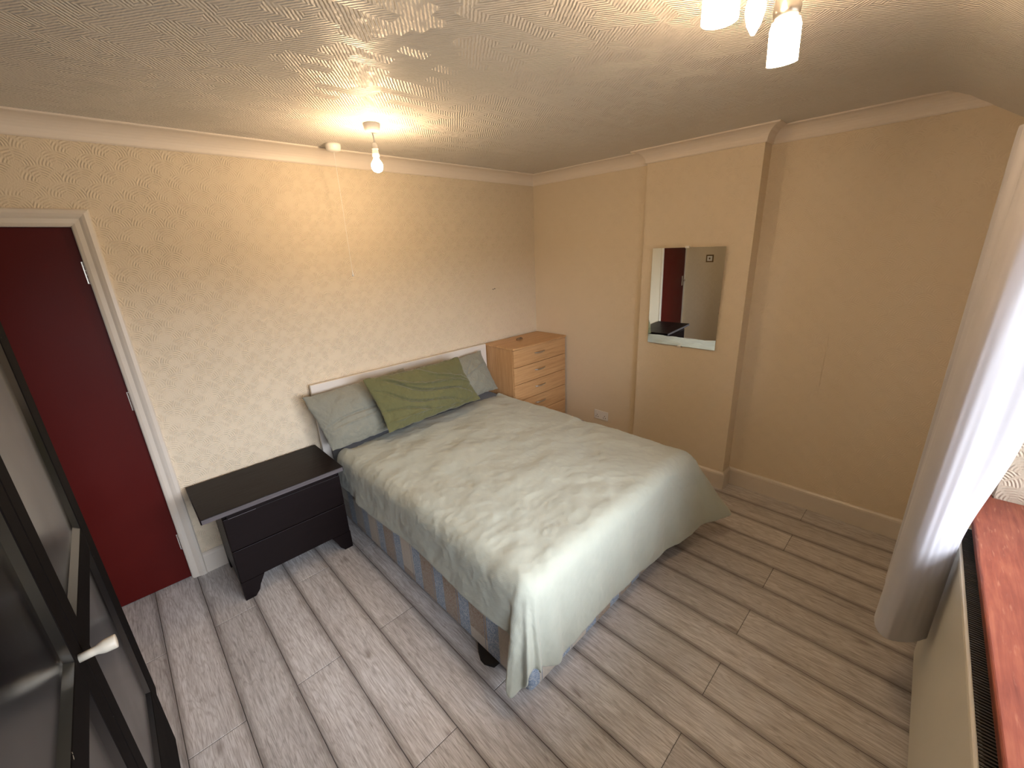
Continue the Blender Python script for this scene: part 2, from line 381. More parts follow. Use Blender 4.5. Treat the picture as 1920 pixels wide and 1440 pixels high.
# ceiling: flat, then a soft curve down towards the window wall
prof = [(.15, H), (-2.60, H), (-2.66, H-.004), (-2.70, H-.014), (-2.74, H-.030), (-2.80, H-.068), (-2.87, H-.115), (-2.95, H-.170), (-3.05, H-.238), (-3.18, H-.32), (-3.30, H-.36)]
bm = bmesh.new(); xs = (XL-.12, .28)
rows = [[bm.verts.new((x, y, z)) for x in xs] for y, z in prof]
for A in range(len(prof)-1):
    f = bm.faces.new((rows[A][0], rows[A+1][0], rows[A+1][1], rows[A][1])); f.smooth = True
    f.normal_update()
    if f.normal.z > 0: f.normal_flip()
low = [[bm.verts.new((x, y, z)) for x in xs] for y, z in prof]; top = [[bm.verts.new((x, y, H+.12)) for x in xs] for y, z in prof]; slab = []
for A in range(len(prof)-1):
    slab.append(bm.faces.new((top[A][0], top[A+1][0], top[A+1][1], top[A][1])))
    for k in (0, 1): slab.append(bm.faces.new((low[A][k], low[A+1][k], top[A+1][k], top[A][k])))
for A in (0, -1): slab.append(bm.faces.new((low[A][0], low[A][1], top[A][1], top[A][0])))
struct(mk('ceiling', bm, M_CEIL))

# plaster coving
def cove_prof():
    p = [(0, H-COH-.006), (.006, H-COH-.006), (.010, H-COH)]
    for i in range(1, 8):
        a = i/8*math.pi/2; p.append((COV-.006-(COV-.016)*math.cos(a), H-COH+(COH-.008)*math.sin(a)))
    return p+[(COV-.006, H-.008), (COV-.004, H-.006), (COV, H-.006), (COV, H+.002), (0, H+.002)]
def run(name, path, prof, mat):
    bm = bmesh.new(); sweep(bm, path, prof); o = mk(name, bm, mat); return struct(o)
run('trim_1', [(XR, -2.95), (XR, Y2), (-PB, Y2), (-PB, Y1), (0, Y1), (0, 0), (XL, 0), (XL, -2.95)], cove_prof(), M_COVE)
bp_ = [(0, 0), (.018, 0), (.018, BH-.022), (.015, BH-.010), (.008, BH-.002), (0, BH)]
run('baseboard_back', [(0, 0), (DX1+.0715, 0)], bp_, M_GLOSSW)
run('baseboard_right', [(XR, -3.09), (XR, Y2), (-PB, Y2), (-PB, Y1), (0, Y1), (0, -.019)], bp_, M_GLOSSW)
run('baseboard_left', [(XL, -.02), (XL, -3.14)], bp_, M_GLOSSW)

# door with frame
door = empty('door_1', ((DX0+DX1)/2, 0, 0)); struct(door)
def dpart(name, bm, mat, parent=door, **k):
    bmesh.ops.translate(bm, verts=bm.verts, vec=-Vector(door.location)); return mk(name, bm, mat, parent, **k)
bm = bmesh.new(); box(bm, DX0+.006, DX1-.004, .012, .050, .006, DH-.004, bev=.0015); leaf = dpart('door_leaf', bm, M_RED)
bm = bmesh.new()     # moulded architrave, mitred
aw = .072; prf = [(0, .004), (.0, .012), (.012, .016), (.030, .017), (.040, .022), (.052, .026), (.066, .024), (.072, .016), (.072, 0)]
def arch(bm, pts, prf):
    rows = []
    for (x, z, ox, oz) in pts: rows.append([bm.verts.new((x+ox*d, -t, z+oz*d)) for d, t in prf])
    for a, b in zip(rows, rows[1:]):
        for k in range(len(prf)-1): bm.faces.new((a[k], b[k], b[k+1], a[k+1]))
    bmesh.ops.recalc_face_normals(bm, faces=bm.faces[:])
arch(bm, [(DX1, 0, 1, 0), (DX1, DH, 1, 1), (DX0-.024, DH, 0, 1)], prf)
dpart('architrave', bm, M_GLOSSW)
bm = bmesh.new(); box(bm, DX1-.0035, DX1+.001, -.003, .10, 0, DH); box(bm, DX0-.001, DX0+.0055, -.003, .10, 0, DH); box(bm, DX0, DX1, -.003, .10, DH-.0035, DH+.001)
box(bm, DX0+.005, DX1-.003, .052, .10, 0, DH-.003)
dpart('door_jamb', bm, M_GLOSSW)
for z in (1.775, 1.13, .255):
    bm = bmesh.new(); box(bm, DX1-.012, DX1+.004, .0085, .013, z-.05, z+.05)
    for k in range(5): tube(bm, [(DX1-.002, .004, z-.05+k*.02+.001), (DX1-.002, .004, z-.05+k*.02+.019)], .006, 10)
    dpart('hinge', bm, M_STEEL, leaf)
bm = bmesh.new(); box(bm, DX0+.05, DX0+.09, .004, .013, 1.0, 1.15, bev=.003); tube(bm, [(DX0+.07, .01, 1.09), (DX0+.07, -.04, 1.09), (DX0+.085, -.05, 1.09), (DX0+.17, -.052, 1.085)], .008, 10)
dpart('door_handle', bm, M_STEEL, leaf)
bm = bmesh.new(); box(bm, DX0+.001, DX1-.001, .10, .12, 0, DH-.001); dpart('backing_panel', bm, M_GLOSSW)

# window: frame, glass, sill
win = empty('window_1'); win.matrix_world = FM @ Matrix.Translation(((WX0+WX1)/2, FY-.30, WZ0)); struct(win)
wx0, wx1, h_ = WX0-(WX0+WX1)/2, WX1-(WX0+WX1)/2, WZ1-WZ0
bm = bmesh.new(); fr = .06
box(bm, wx0, wx1, -.02, .02, 0, fr); box(bm, wx0, wx1, -.02, .02, h_-fr, h_); box(bm, wx0, wx0+fr, -.019, .019, fr, h_-fr); box(bm, wx1-fr, wx1, -.019, .019, fr, h_-fr)
x = wx0+(wx1-wx0)*.45; box(bm, x-.03, x+.03, -.018, .018, fr, h_-fr)
wf = mk('window_frame', bm, M_GLOSSW, win)
for a, b in ((wx0+.055, x-.025), (x+.025, wx1-.055)):
    bm = bmesh.new(); box(bm, a, b, -.004, .004, fr+.003, h_-fr-.003); mk('pane', bm, M_PANE, wf)
bm = bmesh.new(); box(bm, wx0+.001, wx1-.001, .021, .364, -.03, 0, bev=.006, seg=3); box(bm, wx0-.03, wx1+.03,   .3915-.09, .364, -.029, -.001, bev=.004)
mk('window_sill', bm, M_SILL, win)

# ------------------------------------------------------------------ radiator under the sill
rad = empty('radiator'); rad.matrix_world = FM @ Matrix.Translation((0, 0, 0))
tag(rad, 'cream steel radiator with a dark top grille under the red window sill', 'radiator')
bm = bmesh.new(); box(bm, -1.15, .30, -.018, .004, .115, .745, bev=.006, seg=3); mk('front_panel', bm, M_RAD, rad)
bm = bmesh.new(); box(bm, -1.15, .30, -.083, -.070, .12, .74, bev=.003); mk('back_panel', bm, M_RAD, rad)
bm = bmesh.new(); box(bm, -1.152, -1.146, -.084, -.002, .13, .748, bev=.002); mk('end_panel', bm, M_RAD, rad)
bm = bmesh.new(); box(bm, .296, .302, -.084, -.002, .13, .748, bev=.002); mk('end_panel', bm, M_RAD, rad)
bm = bmesh.new(); box(bm, -1.15, .30, -.005, .004, .743, .752, bev=.003); mk('top_lip', bm, M_RAD, rad)
bm = bmesh.new(); x = -1.14
while x < .29: box(bm, x, x+.0045, -.0695, -.0055, .742, .749); x += .0095
box(bm, -1.145, .295, -.0695, -.0225, .70, .703)
mk('top_grille', bm, M_GRILLE, rad)

# ------------------------------------------------------------------ curtain bunched at the window's end
def curtain():
    root = empty('curtain', (-1.1, -2.98, 0)); tag(root, 'long pale grey satin curtain bunched at the end of the red window sill', 'curtain')
    zs = [.385, .40, .42, .45, .55, .65, .72, .77, .82, .90, 1.0, 1.15, 1.35, 1.6, 1.85, 2.0, 2.09]
    N = 70; bm = bmesh.new(); rows = []
    def ctl(z):
        t = min(max((z-.79)/.45, 0), 1); q = min(max((z-.3)/.45, 0), 1); t = t*t*(3-2*t); b = min(max((z-.3)/1.8, 0), 1)
        yr = -3.031-.05*t-.02*max(0, z-.8); l = .034*b                       # the inner edge leans back over the sill above the radiator
        k = .02*b
        return [(-1.235+k, yr), (-1.262+k, yr+.016), (-1.295+k, -2.992-.02*t), (-1.322+k, -2.957-.008*t-l), (-1.332+k, -2.926-l), (-1.314+k, -2.902-l), (-1.27+k, -2.888-l), (-1.215, -2.888-l),
                (-1.175, -2.900), (-1.15, -2.935), (-1.12, -2.975), (-1.085, -2.98), (-1.05, -2.945), (-1.02, -2.910), (-.98, -2.895), (-.94, -2.925), (-.905, -2.970), (-.86, -2.995), (-.815, -2.965), (-.78, -2.925), (-.74, -2.912), (-.70, -2.945)]
    for z in zs:
        c = ctl(z); row = []
        for i in range(N):
            s = i/(N-1)*(len(c)-1); k = min(int(s), len(c)-2); u = s-k
            P = [Vector(c[max(0, min(len(c)-1, k+j))]) for j in (-1, 0, 1, 2)]
            p = .5*((2*P[1])+(-P[0]+P[2])*u+(2*P[0]-5*P[1]+4*P[2]-P[3])*u*u+(-P[0]+3*P[1]-3*P[2]+P[3])*u**3)
            w = .0035*math.sin(9*s+z*3)*(.3+z*.3)
            row.append(bm.verts.new((p.x+1.1+w, p.y+2.98+w*.6, z)))
        rows.append(row)
    for a, b in zip(rows, rows[1:]):
        for i in range(N-1): bm.faces.new((a[i], a[i+1], b[i+1], b[i]))
    o = mk('curtain_panel', bm, M_CURT, root, smooth=True)
    md = o.modifiers.new('s', 'SOLIDIFY'); md.thickness = .006; md.offset = 0
    md = o.modifiers.new('b', 'SUBSURF'); md.levels = 1; md.render_levels = 2
    return root
curtain()
rail = empty('curtain_rail'); rail.matrix_world = FM @ Matrix.Translation((0, .01, 2.10)); tag(rail, 'white curtain rail fixed above the window', 'curtain rail')
bm = bmesh.new(); box(bm, -2.1, .68, -.008, .008, .0, .028, bev=.003); mk('track', bm, M_PLAST, rail)
for x in (-2.0, -.7, .6):
    bm = bmesh.new(); box(bm, x-.012, x+.012, -.0995, -.006, .004, .024, bev=.002); mk('bracket', bm, M_PLAST, rail)

# ------------------------------------------------------------------ bed
BX0, BX1, BY0 = -2.207, -.728, -1.951
bed = empty('bed', (-1.46, -1.0, 0)); tag(bed, 'double divan bed with a patterned base and white headboard against the back wall', 'bed')
def bpart(name, bm, mat, parent=bed, **k):
    bmesh.ops.translate(bm, verts=bm.verts, vec=-Vector(bed.location)); return mk(name, bm, mat, parent, **k)
bm = bmesh.new(); box(bm, BX0, BX1, BY0, -.062, .026, .345, bev=.022, seg=4); bpart('divan_base', bm, M_BROC, smooth=True)
bm = bmesh.new(); box(bm, BX0+.004, BX1-.004, BY0+.004, -.062, .348, .575, bev=.045, seg=5); bpart('mattress', bm, M_SHEET, smooth=True)
bm = bmesh.new(); box(bm, -2.246, -.728, -.052, -.026, .30, 1.003, bev=.003); box(bm, -2.246, -2.16, -.026, -.004, .02, .55); box(bm, -.81, -.73, -.026, -.004, .02, .55)
box(bm, -2.235, -.73, -.026, -.006, .93, .985)
bpart('headboard', bm, M_HEAD)
for x, y in ((BX0+.09, -1.70), (BX1-.1, -1.70), (BX0+.1, -.3), (BX1-.1, -.3)):
    bm = bmesh.new(); lathe(bm, [(0, -.009), (.009, -.009), (.0135, -.005), (.0135, .005), (.009, .009), (0, .009)], 20, Matrix.Translation((x, y, .0138)) @ Matrix.Rotation(math.pi/2, 4, 'Y'))
    box(bm, x-.015, x+.015, y-.015, y+.015, .02, .028, bev=.001); bpart('castor', bm, M_BLACKPL)
bm = bmesh.new()      # torn black underlining hanging at the base edge
pts = [(-2.20, -1.60, .035), (-2.222, -1.63, .012), (-2.240, -1.665, .003), (-2.242, -1.695, .003), (-2.222, -1.74, .006), (-2.20, -1.76, .035)]
a = [bm.verts.new(p) for p in pts]; b = [bm.verts.new((x+.004, y, z+.004)) for x, y, z in pts]
bm.faces.new(a); bm.faces.new(b[::-1])
for i in range(6): bm.faces.new((a[i], a[(i+1) % 6], b[(i+1) % 6], b[i]))
bmesh.ops.recalc_face_normals(bm, faces=bm.faces[:]); bpart('underlining_flap', bm, M_BLACKPL, props={'label': 'torn black underlining flap'})

# duvet: quilted top with a skirt hanging to its own hem on every side
def duvet():
    rs = np.random.RandomState(7)
    TOPZ, YH, R0, K = .586, -.222, .075, 18
    NXT, NYT = 62, 66
    def lut(x, tab): return float(np.interp(x, [a for a, _ in tab], [b for _, b in tab]))
    # hem drop and outward flare; the perimeter runs left side, left foot corner, foot, right foot corner, right side
    L_D = [(0, .25), (.2, .245), (.5, .262), (.8, .248), (1.1, .235), (1.35, .245), (1.66, .245)]
    LC_D = [(0, .245), (5, .28), (10, .41), (15, .455), (22, .465), (35, .43), (45, .37), (60, .38), (75, .41), (90, .435)]
    LC_F = [(0, .035), (5, .045), (11, .115), (20, .120), (33, .085), (42, .10), (55, .045), (66, .065), (78, .018), (90, .025)]
    F_D = [(0, .435), (.05, .445), (.12, .465), (.22, .445), (.35, .44), (.5, .46), (.7, .455), (.9, .475), (1.15, .475), (1.35, .46), (1.48, .42)]
    F_F = [(0, .025), (.06, .050), (.12, .022), (.20, .045), (.3, .030), (.8, .030), (1.1, .045), (1.3, .085), (1.48, .13)]
    RC_D = [(0, .42), (20, .37), (45, .40), (60, .36), (90, .28)]
    RC_F = [(0, .13), (20, .25), (40, .235), (60, .12), (90, .05)]
    W = BX1-BX0; L = YH-BY0
    def noise2(n, a, b):
        g = rs.rand(n+2, n+2)
        def f(u, v):
            x = min(max(u, 0), .9999)*n; y = min(max(v, 0), .9999)*n; i, j = int(x), int(y); p, q = x-i, y-j
            p = p*p*(3-2*p); q = q*q*(3-2*q)
            return (g[i, j]*(1-p)*(1-q)+g[i+1, j]*p*(1-q)+g[i, j+1]*(1-p)*q+g[i+1, j+1]*p*q-.5)*a+b
        return f
    n1, n2, n3 = noise2(9, .022, 0), noise2(20, .010, 0), noise2(40, .004, 0)
    bm = bmesh.new(); uvl = bm.loops.layers.uv.new('UVMap')
    nx = NXT+2*K; ny = NYT+K; V = [[None]*(ny+1) for _ in range(nx+1)]
    for i in range(nx+1):
        for j in range(ny+1):
            tx = min(max((i-K)/NXT, 0), 1); ty = min(j/NYT, 1)
            ex = (i-K) if i < K else (i-K-NXT if i > K+NXT else 0); ey = max(0, j-NYT)
            m = max(abs(ex), ey)/K
            X = BX0+.063+(W-.126)*tx; Y = YH-(L-.063)*ty
            loft = n1(i/nx, j/ny)+n2(i/nx, j/ny)+n3(i/nx, j/ny)
            crown = .020*math.sin(math.pi*(.08+.84*tx))
            if m == 0:
                head = 1-math.exp(-(j/3.0)**2)
                V[i][j] = (X, Y, TOPZ+crown-.003+loft*min(1, .4+j/10)-.016*(1-head)); continue
            if ex < 0 and ey == 0: D, Fl, d = lut(ty*L, L_D), .032+.012*math.sin(ty*9), (-1, 0)
            elif ex == 0: D, Fl, d = lut(tx*W, F_D), lut(tx*W, F_F)+.006*math.sin(tx*31), (0, -1)
            elif ex > 0 and ey == 0: D, Fl, d = .27, .045, (1, 0)
            else:
                a = math.degrees(math.atan2(ey, abs(ex)))
                if ex < 0: D, Fl = lut(a, LC_D), lut(a, LC_F); d = (-math.cos(math.radians(a)), -math.sin(math.radians(a)))
                else: D, Fl = lut(90-a, RC_D), lut(90-a, RC_F); d = (math.cos(math.radians(a)), -math.sin(math.radians(a)))
            arc = R0*math.pi/2; tot = arc+D-R0; e = m*tot; th = min(e/R0, math.pi/2)
            hz = R0*math.sin(th); dr = R0*(1-math.cos(th))+max(e-arc, 0); q = dr/D
            hz += Fl*q**1.2+loft*.55*q
            x = X+d[0]*(hz+.0); y = Y+d[1]*(hz); z = TOPZ+crown-.003-dr+loft*max(0, 1-q*3)
            if y > -.52: x = max(x, -2.246)
            if y > -.45: x = min(x, -.747)
            V[i][j] = (x, y, max(z, .012))
    vs_ = [[bm.verts.new((V[i][j][0]+1.5, V[i][j][1]+1.2, V[i][j][2])) for j in range(ny+1)] for i in range(nx+1)]
    for i in range(nx):
        for j in range(ny):
            f = bm.faces.new((vs_[i][j], vs_[i][j+1], vs_[i+1][j+1], vs_[i+1][j])); f.smooth = True
            for l, (a, b) in zip(f.loops, ((i, j), (i, j+1), (i+1, j+1), (i+1, j))): l[uvl].uv = (a*.0235, b*.025)
    o = mk('duvet', bm, M_DUVET); o.location = (-1.5, -1.2, 0)
    md = o.modifiers.new('s', 'SOLIDIFY'); md.thickness = .016; md.offset = -1; md.use_rim = True
    md = o.modifiers.new('b', 'SUBSURF'); md.levels = 1; md.render_levels = 2
    tx = bpy.data.textures.new('creases', 'CLOUDS'); tx.noise_scale = .16; tx.noise_depth = 4; tx.noise_type = 'HARD_NOISE'
    md = o.modifiers.new('d', 'DISPLACE'); md.texture = tx; md.strength = -.009; md.mid_level = .3; md.texture_coords = 'LOCAL'
    t2 = bpy.data.textures.new('fine_creases', 'CLOUDS'); t2.noise_scale = .055; t2.noise_depth = 2; t2.noise_type = 'HARD_NOISE'
    md = o.modifiers.new('f', 'DISPLACE'); md.texture = t2; md.strength = -.0035; md.mid_level = .3; md.texture_coords = 'LOCAL'
    tag(o, 'pale sage green duvet spread over the bed and hanging down its sides', 'duvet'); return o
DUV = duvet()

# pillows: a stuffed case between four corners
def pillow(name, TL, TR, BR, BL, T, mat, label, seed, folds, group=None, pinch=.05):
    TL, TR, BR, BL = map(Vector, (TL, TR, BR, BL)); ctr = (TL+TR+BR+BL)/4; nu, nv = 120, 84
    nrm = (TR-TL).cross(BL-TL).normalized()
    if nrm.y > 0: nrm = -nrm
    rs = np.random.RandomState(seed); ph = rs.rand(12)*6.28
    bm = bmesh.new(); uvl = bm.loops.layers.uv.new('UVMap'); grids = []
    W = (TR-TL).length; Hh = (BL-TL).length
    for side in (1, -1):
        g = []
        for i in range(nu+1):
            row = []
            for j in range(nv+1):
                u = i/nu; v = j/nv; a = 2*u-1; b = 2*v-1
                pu = u+(-pinch*a*(1-b*b)**1.0)*.6*abs(a)**3; pv = v+(-pinch*1.2*b*(1-a*a))*.6*abs(b)**3
                p = TL*(1-pu)*(1-pv)+TR*pu*(1-pv)+BR*pu*pv+BL*(1-pu)*pv
                prof = max(0, (1-abs(a)**2.2)*(1-abs(b)**2.0))**.6
                t = T/2*prof*side
                cr = 0
                for k, (fx, fy, amp, off) in enumerate(folds):
                    s_ = a*fx+b*fy+off+.12*math.sin(3*(a*fy-b*fx)+ph[k]); cr += 2.0*amp*math.exp(-(s_/.036)**2)*(1-.4*abs(a*fy-b*fx))
                cr += .0035*math.sin(7*a+4*b+ph[7])*math.sin(5*b-3*a+ph[8])+.002*math.sin(17*a+9*b+ph[9])
                if side == 1: t += cr*min(1, prof*2)
                row.append((p+nrm*t-ctr))
            g.append(row)
        grids.append(g)
    front = [[bm.verts.new(p) for p in r] for r in grids[0]]
    back = [[front[i][j] if i in (0, nu) or j in (0, nv) else bm.verts.new(grids[1][i][j]) for j in range(nv+1)] for i in range(nu+1)]
    for g, rev in ((front, False), (back, True)):
        for i in range(nu):
            for j in range(nv):
                q = [(i, j), (i, j+1), (i+1, j+1), (i+1, j)]; q = q[::-1] if rev else q
                f = bm.faces.new([g[a][b] for a, b in q]); f.smooth = True
                for l, (a, b) in zip(f.loops, q): l[uvl].uv = (a/nu*W, b/nv*Hh)
    bmesh.ops.recalc_face_normals(bm, faces=bm.faces[:])
    o = mk(name, bm, mat); o.location = ctr
    md = o.modifiers.new('b', 'SUBSURF'); md.levels = 1; md.render_levels = 1
    tx = bpy.data.textures.get('pillow_creases') or bpy.data.textures.new('pillow_creases', 'CLOUDS'); tx.noise_scale = .11; tx.noise_depth = 3; tx.noise_type = 'HARD_NOISE'
    md = o.modifiers.new('d', 'DISPLACE'); md.texture = tx; md.strength = -.016; md.mid_level = .3; md.texture_coords = 'LOCAL'
    return tag(o, label, 'pillow', group)
pillow('pillow', (-2.325, -.125, .960), (-1.60, -.12, .985), (-1.57, -.26, .615), (-2.255, -.26, .600), .165, M_PSAGE, 'pale sage pillow propped against the headboard beside the dark nightstand', 3,
       [(.35, 1, -.007, .05), (.45, 1, .005, -.10), (.6, 1, -.005, -.70)], None, .01)
pillow('pillow', (-1.50, -.12, .965), (-.845, -.12, .978), (-.785, -.25, .640), (-1.42, -.26, .610), .15, M_PSAGE, 'pale sage pillow propped against the headboard beside the oak chest of drawers', 5,
       [(1, .3, -.006, -.2), (.2, 1, .006, .1)], None)
pillow('pillow', (-2.000, -.30, 1.032), (-1.229, -.30, 1.022), (-1.128, -.42, .678), (-1.930, -.42, .660), .13, M_PGREEN, 'olive green pillow leaning in front of the two sage pillows', 8,
       [(-.75, 1, -.012, .15), (-.6, 1, .010, .42), (-.8, 1, -.010, -.35), (-.3, 1, -.009, -.62), (-.25, 1, .008, -.80), (-.9, .7, .008, .75)], None, .03)

# ------------------------------------------------------------------ dark nightstand
ns = empty('nightstand', (-2.63, -.25, 0)); tag(ns, 'black-brown two-drawer nightstand between the door and the bed', 'nightstand')
def npart(name, bm, mat, parent=ns, **k):
    bmesh.ops.translate(bm, verts=bm.verts, vec=-Vector(ns.location)); return mk(name, bm, mat, parent, **k)
bm = bmesh.new(); box(bm, -3.003, -2.280, -.478, -.022, .556, .584, bev=.004); npart('top', bm, M_DARK)
bm = bmesh.new(); box(bm, -2.998, -2.285, -.4815, -.4785, .558, .581, bev=.001); npart('edge_strip', bm, M_EDGE, props={'label': 'pale front edge strip with painted highlight'})  # light caught along the front edge, painted in as a paler strip
bm = bmesh.new(); box(bm, -2.915, -2.885, -.43, -.03, .09, .555, bev=.002); box(bm, -2.345, -2.300, -.43, -.03, .09, .555, bev=.002); box(bm, -2.885, -2.345, -.42, -.04, .10, .12); box(bm, -2.885, -2.345, -.045, -.03, .12, .555); box(bm, -2.885, -2.345, -.42, -.045, .53, .555)
npart('body', bm, M_DARK)
for z0, z1 in ((.325, .522), (.118, .320)):
    bm = bmesh.new(); box(bm, -2.913, -2.303, -.449, -.431, z0, z1, bev=.002); d = npart('drawer', bm, M_DARK)
bm = bmesh.new(); box(bm, -2.895, -2.32, -.449, -.4305, .524, .553); npart('top_rail', bm, M_DARK)
bm = bmesh.new(); box(bm, -2.89, -2.76, -.4505, -.4492, .5185, .5215); npart('worn_streak', bm, M_EDGE, props={'label': 'scuffed pale streak on the top drawer edge'})
for x0, x1, dr in ((-2.915, -2.83, 1), (-2.385, -2.300, -1)):
    for y0, y1 in ((-.449, -.40), (-.08, -.03)):
        bm = bmesh.new()
        if dr > 0: pts = [(x0, 0), (x0+.05, 0), (x1-.01, .03), (x1, .06), (x1+.03, .117), (x0, .117)]
        else: pts = [(x1, 0), (x1, .117), (x0-.03, .117), (x0, .06), (x0+.01, .03), (x1-.05, 0)]
        A = [bm.verts.new((x, y0, z)) for x, z in pts]; B = [bm.verts.new((x, y1, z)) for x, z in pts]
        bm.faces.new(A); bm.faces.new(B[::-1])
        for i in range(6): bm.faces.new((A[i], A[(i+1) % 6], B[(i+1) % 6], B[i]))
        bmesh.ops.recalc_face_normals(bm, faces=bm.faces[:]); npart('foot', bm, M_DARK)

# ------------------------------------------------------------------ oak chest of drawers in the corner
ch = empty('chest_of_drawers', (-.36, -.2, 0)); tag(ch, 'light oak chest of drawers with bow handles in the corner right of the bed', 'chest of drawers')
def cpart(name, bm, mat, parent=ch, **k):
    bmesh.ops.translate(bm, verts=bm.verts, vec=-Vector(ch.location)); return mk(name, bm, mat, parent, **k)
cx0, cx1 = -.716, -.022
bm = bmesh.new(); n = 14; fr_ = [(cx0-.006+(cx1-cx0+.012)*i/n, -.392-.022*math.sin(math.pi*i/n)) for i in range(n+1)]
prism(bm, [(cx1+.006, -.022), (cx0-.006, -.022)]+fr_, .982, 1.0, bev=.002); cpart('top', bm, M_OAKT)
for xa in (cx0, cx1-.016):
    bm = bmesh.new(); box(bm, xa, xa+.016, -.372, -.024, 0, .981, bev=.001); cpart('side_panel', bm, M_OAKZ)
bm = bmesh.new(); box(bm, cx0+.016, cx1-.016, -.03, -.024, .0, .981); cpart('back_panel', bm, M_OAKZ)
bm = bmesh.new(); box(bm, cx0+.016, cx1-.016, -.36, -.345, 0, .05); cpart('plinth', bm, M_OAKX)
for k in range(5):
    z1 = .978-k*.1555; z0 = z1-.1515 if k < 4 else .205
    if k == 4: z0 = .205
    bm = bmesh.new(); box(bm, cx0+.002, cx1-.002, -.389, -.3725, z0, z1, bev=.0015); d = cpart('drawer', bm, M_OAKX)
    bm = bmesh.new(); zc = (z0+z1)/2+.012; xc = (cx0+cx1)/2-.02
    tube(bm, [(xc+.064*math.cos(math.pi*i/12), -.388-.024*math.sin(math.pi*i/12), zc) for i in range(13)], [.0035+.003*math.sin(math.pi*i/12) for i in range(13)], 10); cpart('bow_handle', bm, M_STEEL, d)
z1 = .201
bm = bmesh.new(); box(bm, cx0+.002, cx1-.002, -.389, -.3725, .055, z1, bev=.0015); d = cpart('drawer', bm, M_OAKX)
bm = bmesh.new(); tube(bm, [((cx0+cx1)/2-.02+.064*math.cos(math.pi*i/12), -.388-.024*math.sin(math.pi*i/12), .14) for i in range(13)], .005, 10); cpart('bow_handle', bm, M_STEEL, d)
# small loose bronze fitting on its top
bm = bmesh.new(); tube(bm, [(-.05+.1*i/12, .012*math.sin(i*.8), .005+.014*math.sin(math.pi*i/12)) for i in range(13)], [.003+.004*math.sin(math.pi*i/12) for i in range(13)], 8)
tube(bm, [(.0, -.008, .016), (.012, .03, .005)], .004, 8)
o = mk('metal_fitting', bm, M_BRONZE, smooth=True); o.location = (-.425, -.18, 1.0005); o.rotation_euler = (0, 0, .25); tag(o, 'small loose bronze metal fitting lying on the oak chest top', 'fitting')

# ------------------------------------------------------------------ mirror on the chimney breast
mir = empty('wall_mirror', (-PB-.010, -1.518, 1.406), math.radians(0)); tag(mir, 'frameless rectangular mirror screwed to the chimney breast', 'mirror')
mir.rotation_euler = (math.radians(.3), math.radians(-.95), math.radians(1.15))
bm = bmesh.new(); box(bm, -.010, -.005, -.255, .255, -.352, .352, bev=.0012); mk('mirror_glass', bm, M_MIRROR, mir)
bm = bmesh.new(); box(bm, -.005, -.001, -.25, .25, -.345, .345); mk('backing_board', bm, M_EDGE, mir)
for y, z in ((0, -.354), (0, .354)):
    bm = bmesh.new(); box(bm, -.016, .001, y-.014, y+.014, z-.007, z+.007, bev=.002); mk('clip', bm, M_PLAST, mir)

# ------------------------------------------------------------------ wall fittings
so = empty('wall_socket', (0, -.80, .285)); tag(so, 'white double power socket low on the alcove wall beside the chimney breast', 'socket')
bm = bmesh.new(); box(bm, -.010, -.0005, -.074, .074, -.043, .043, bev=.003); pl_ = mk('faceplate', bm, M_PLAST, so)
for y in (-.04, .04):
    bm = bmesh.new(); box(bm, -.013, -.0095, y-.006, y+.006, .018, .032, bev=.001); mk('rocker_switch', bm, M_PLAST, pl_)
    bm = bmesh.new()
    for dy, dz in ((0, -.002), (-.011, -.02), (.011, -.02)): box(bm, -.0106, -.0099, y+dy-.003, y+dy+.003, dz-.004, dz+.004)
    mk('pin_holes', bm, M_BLACKPL, pl_)
sw = empty('light_switch', (XL, -.356, 1.405)); tag(sw, 'square brass rimmed light switch on the left wall seen in the mirror', 'light switch')
bm = bmesh.new(); box(bm, .0005, .008, -.055, .055, -.055, .055, bev=.002); mk('rim', bm, M_BRONZE, sw)
bm = bmesh.new(); box(bm, .0082, .011, -.036, .036, -.036, .036, bev=.001); mk('faceplate', bm, M_PLAST, sw)
bm = bmesh.new(); box(bm, .0112, .016, -.011, .011, -.014, .014, bev=.001); mk('rocker', bm, M_BRONZE, sw)
for k, (px, pz) in enumerate(((-.560, 1.462), (-.540, 1.466))):
    bm = bmesh.new(); tube(bm, [(0, 0, 0), (0, -.004, 0)], .0045, 10); o = mk('wall_screw', bm, M_BLACKPL); o.location = (px, -.0003, pz)
    tag(o, ('left' if k == 0 else 'right')+' one of two tiny dark screws in the back wall above the oak chest', 'screw')

# pull cord switch on the ceiling
pc = empty('pull_cord_switch', (-1.905, -.19, H)); tag(pc, 'white ceiling pull cord light switch near the back wall', 'pull cord switch')
bm = bmesh.new(); lathe(bm, [(0, 0), (.044, 0), (.044, -.012), (.040, -.032), (.022, -.040), (.008, -.042), (0, -.042)], 28); mk('switch_housing', bm, M_PLAST, pc, smooth=True)
bm = bmesh.new(); tube(bm, [(.0, 0, -.04), (.001, .001, -.3), (.0, 0, -.705)], .0013, 6); mk('cord', bm, M_PLAST, pc)
bm = bmesh.new(); lathe(bm, [(0, -.70), (.002, -.70), (.0035, -.715), (.007, -.735), (.006, -.742), (0, -.743)], 14); mk('cord_pull', bm, M_PLAST, pc, smooth=True)

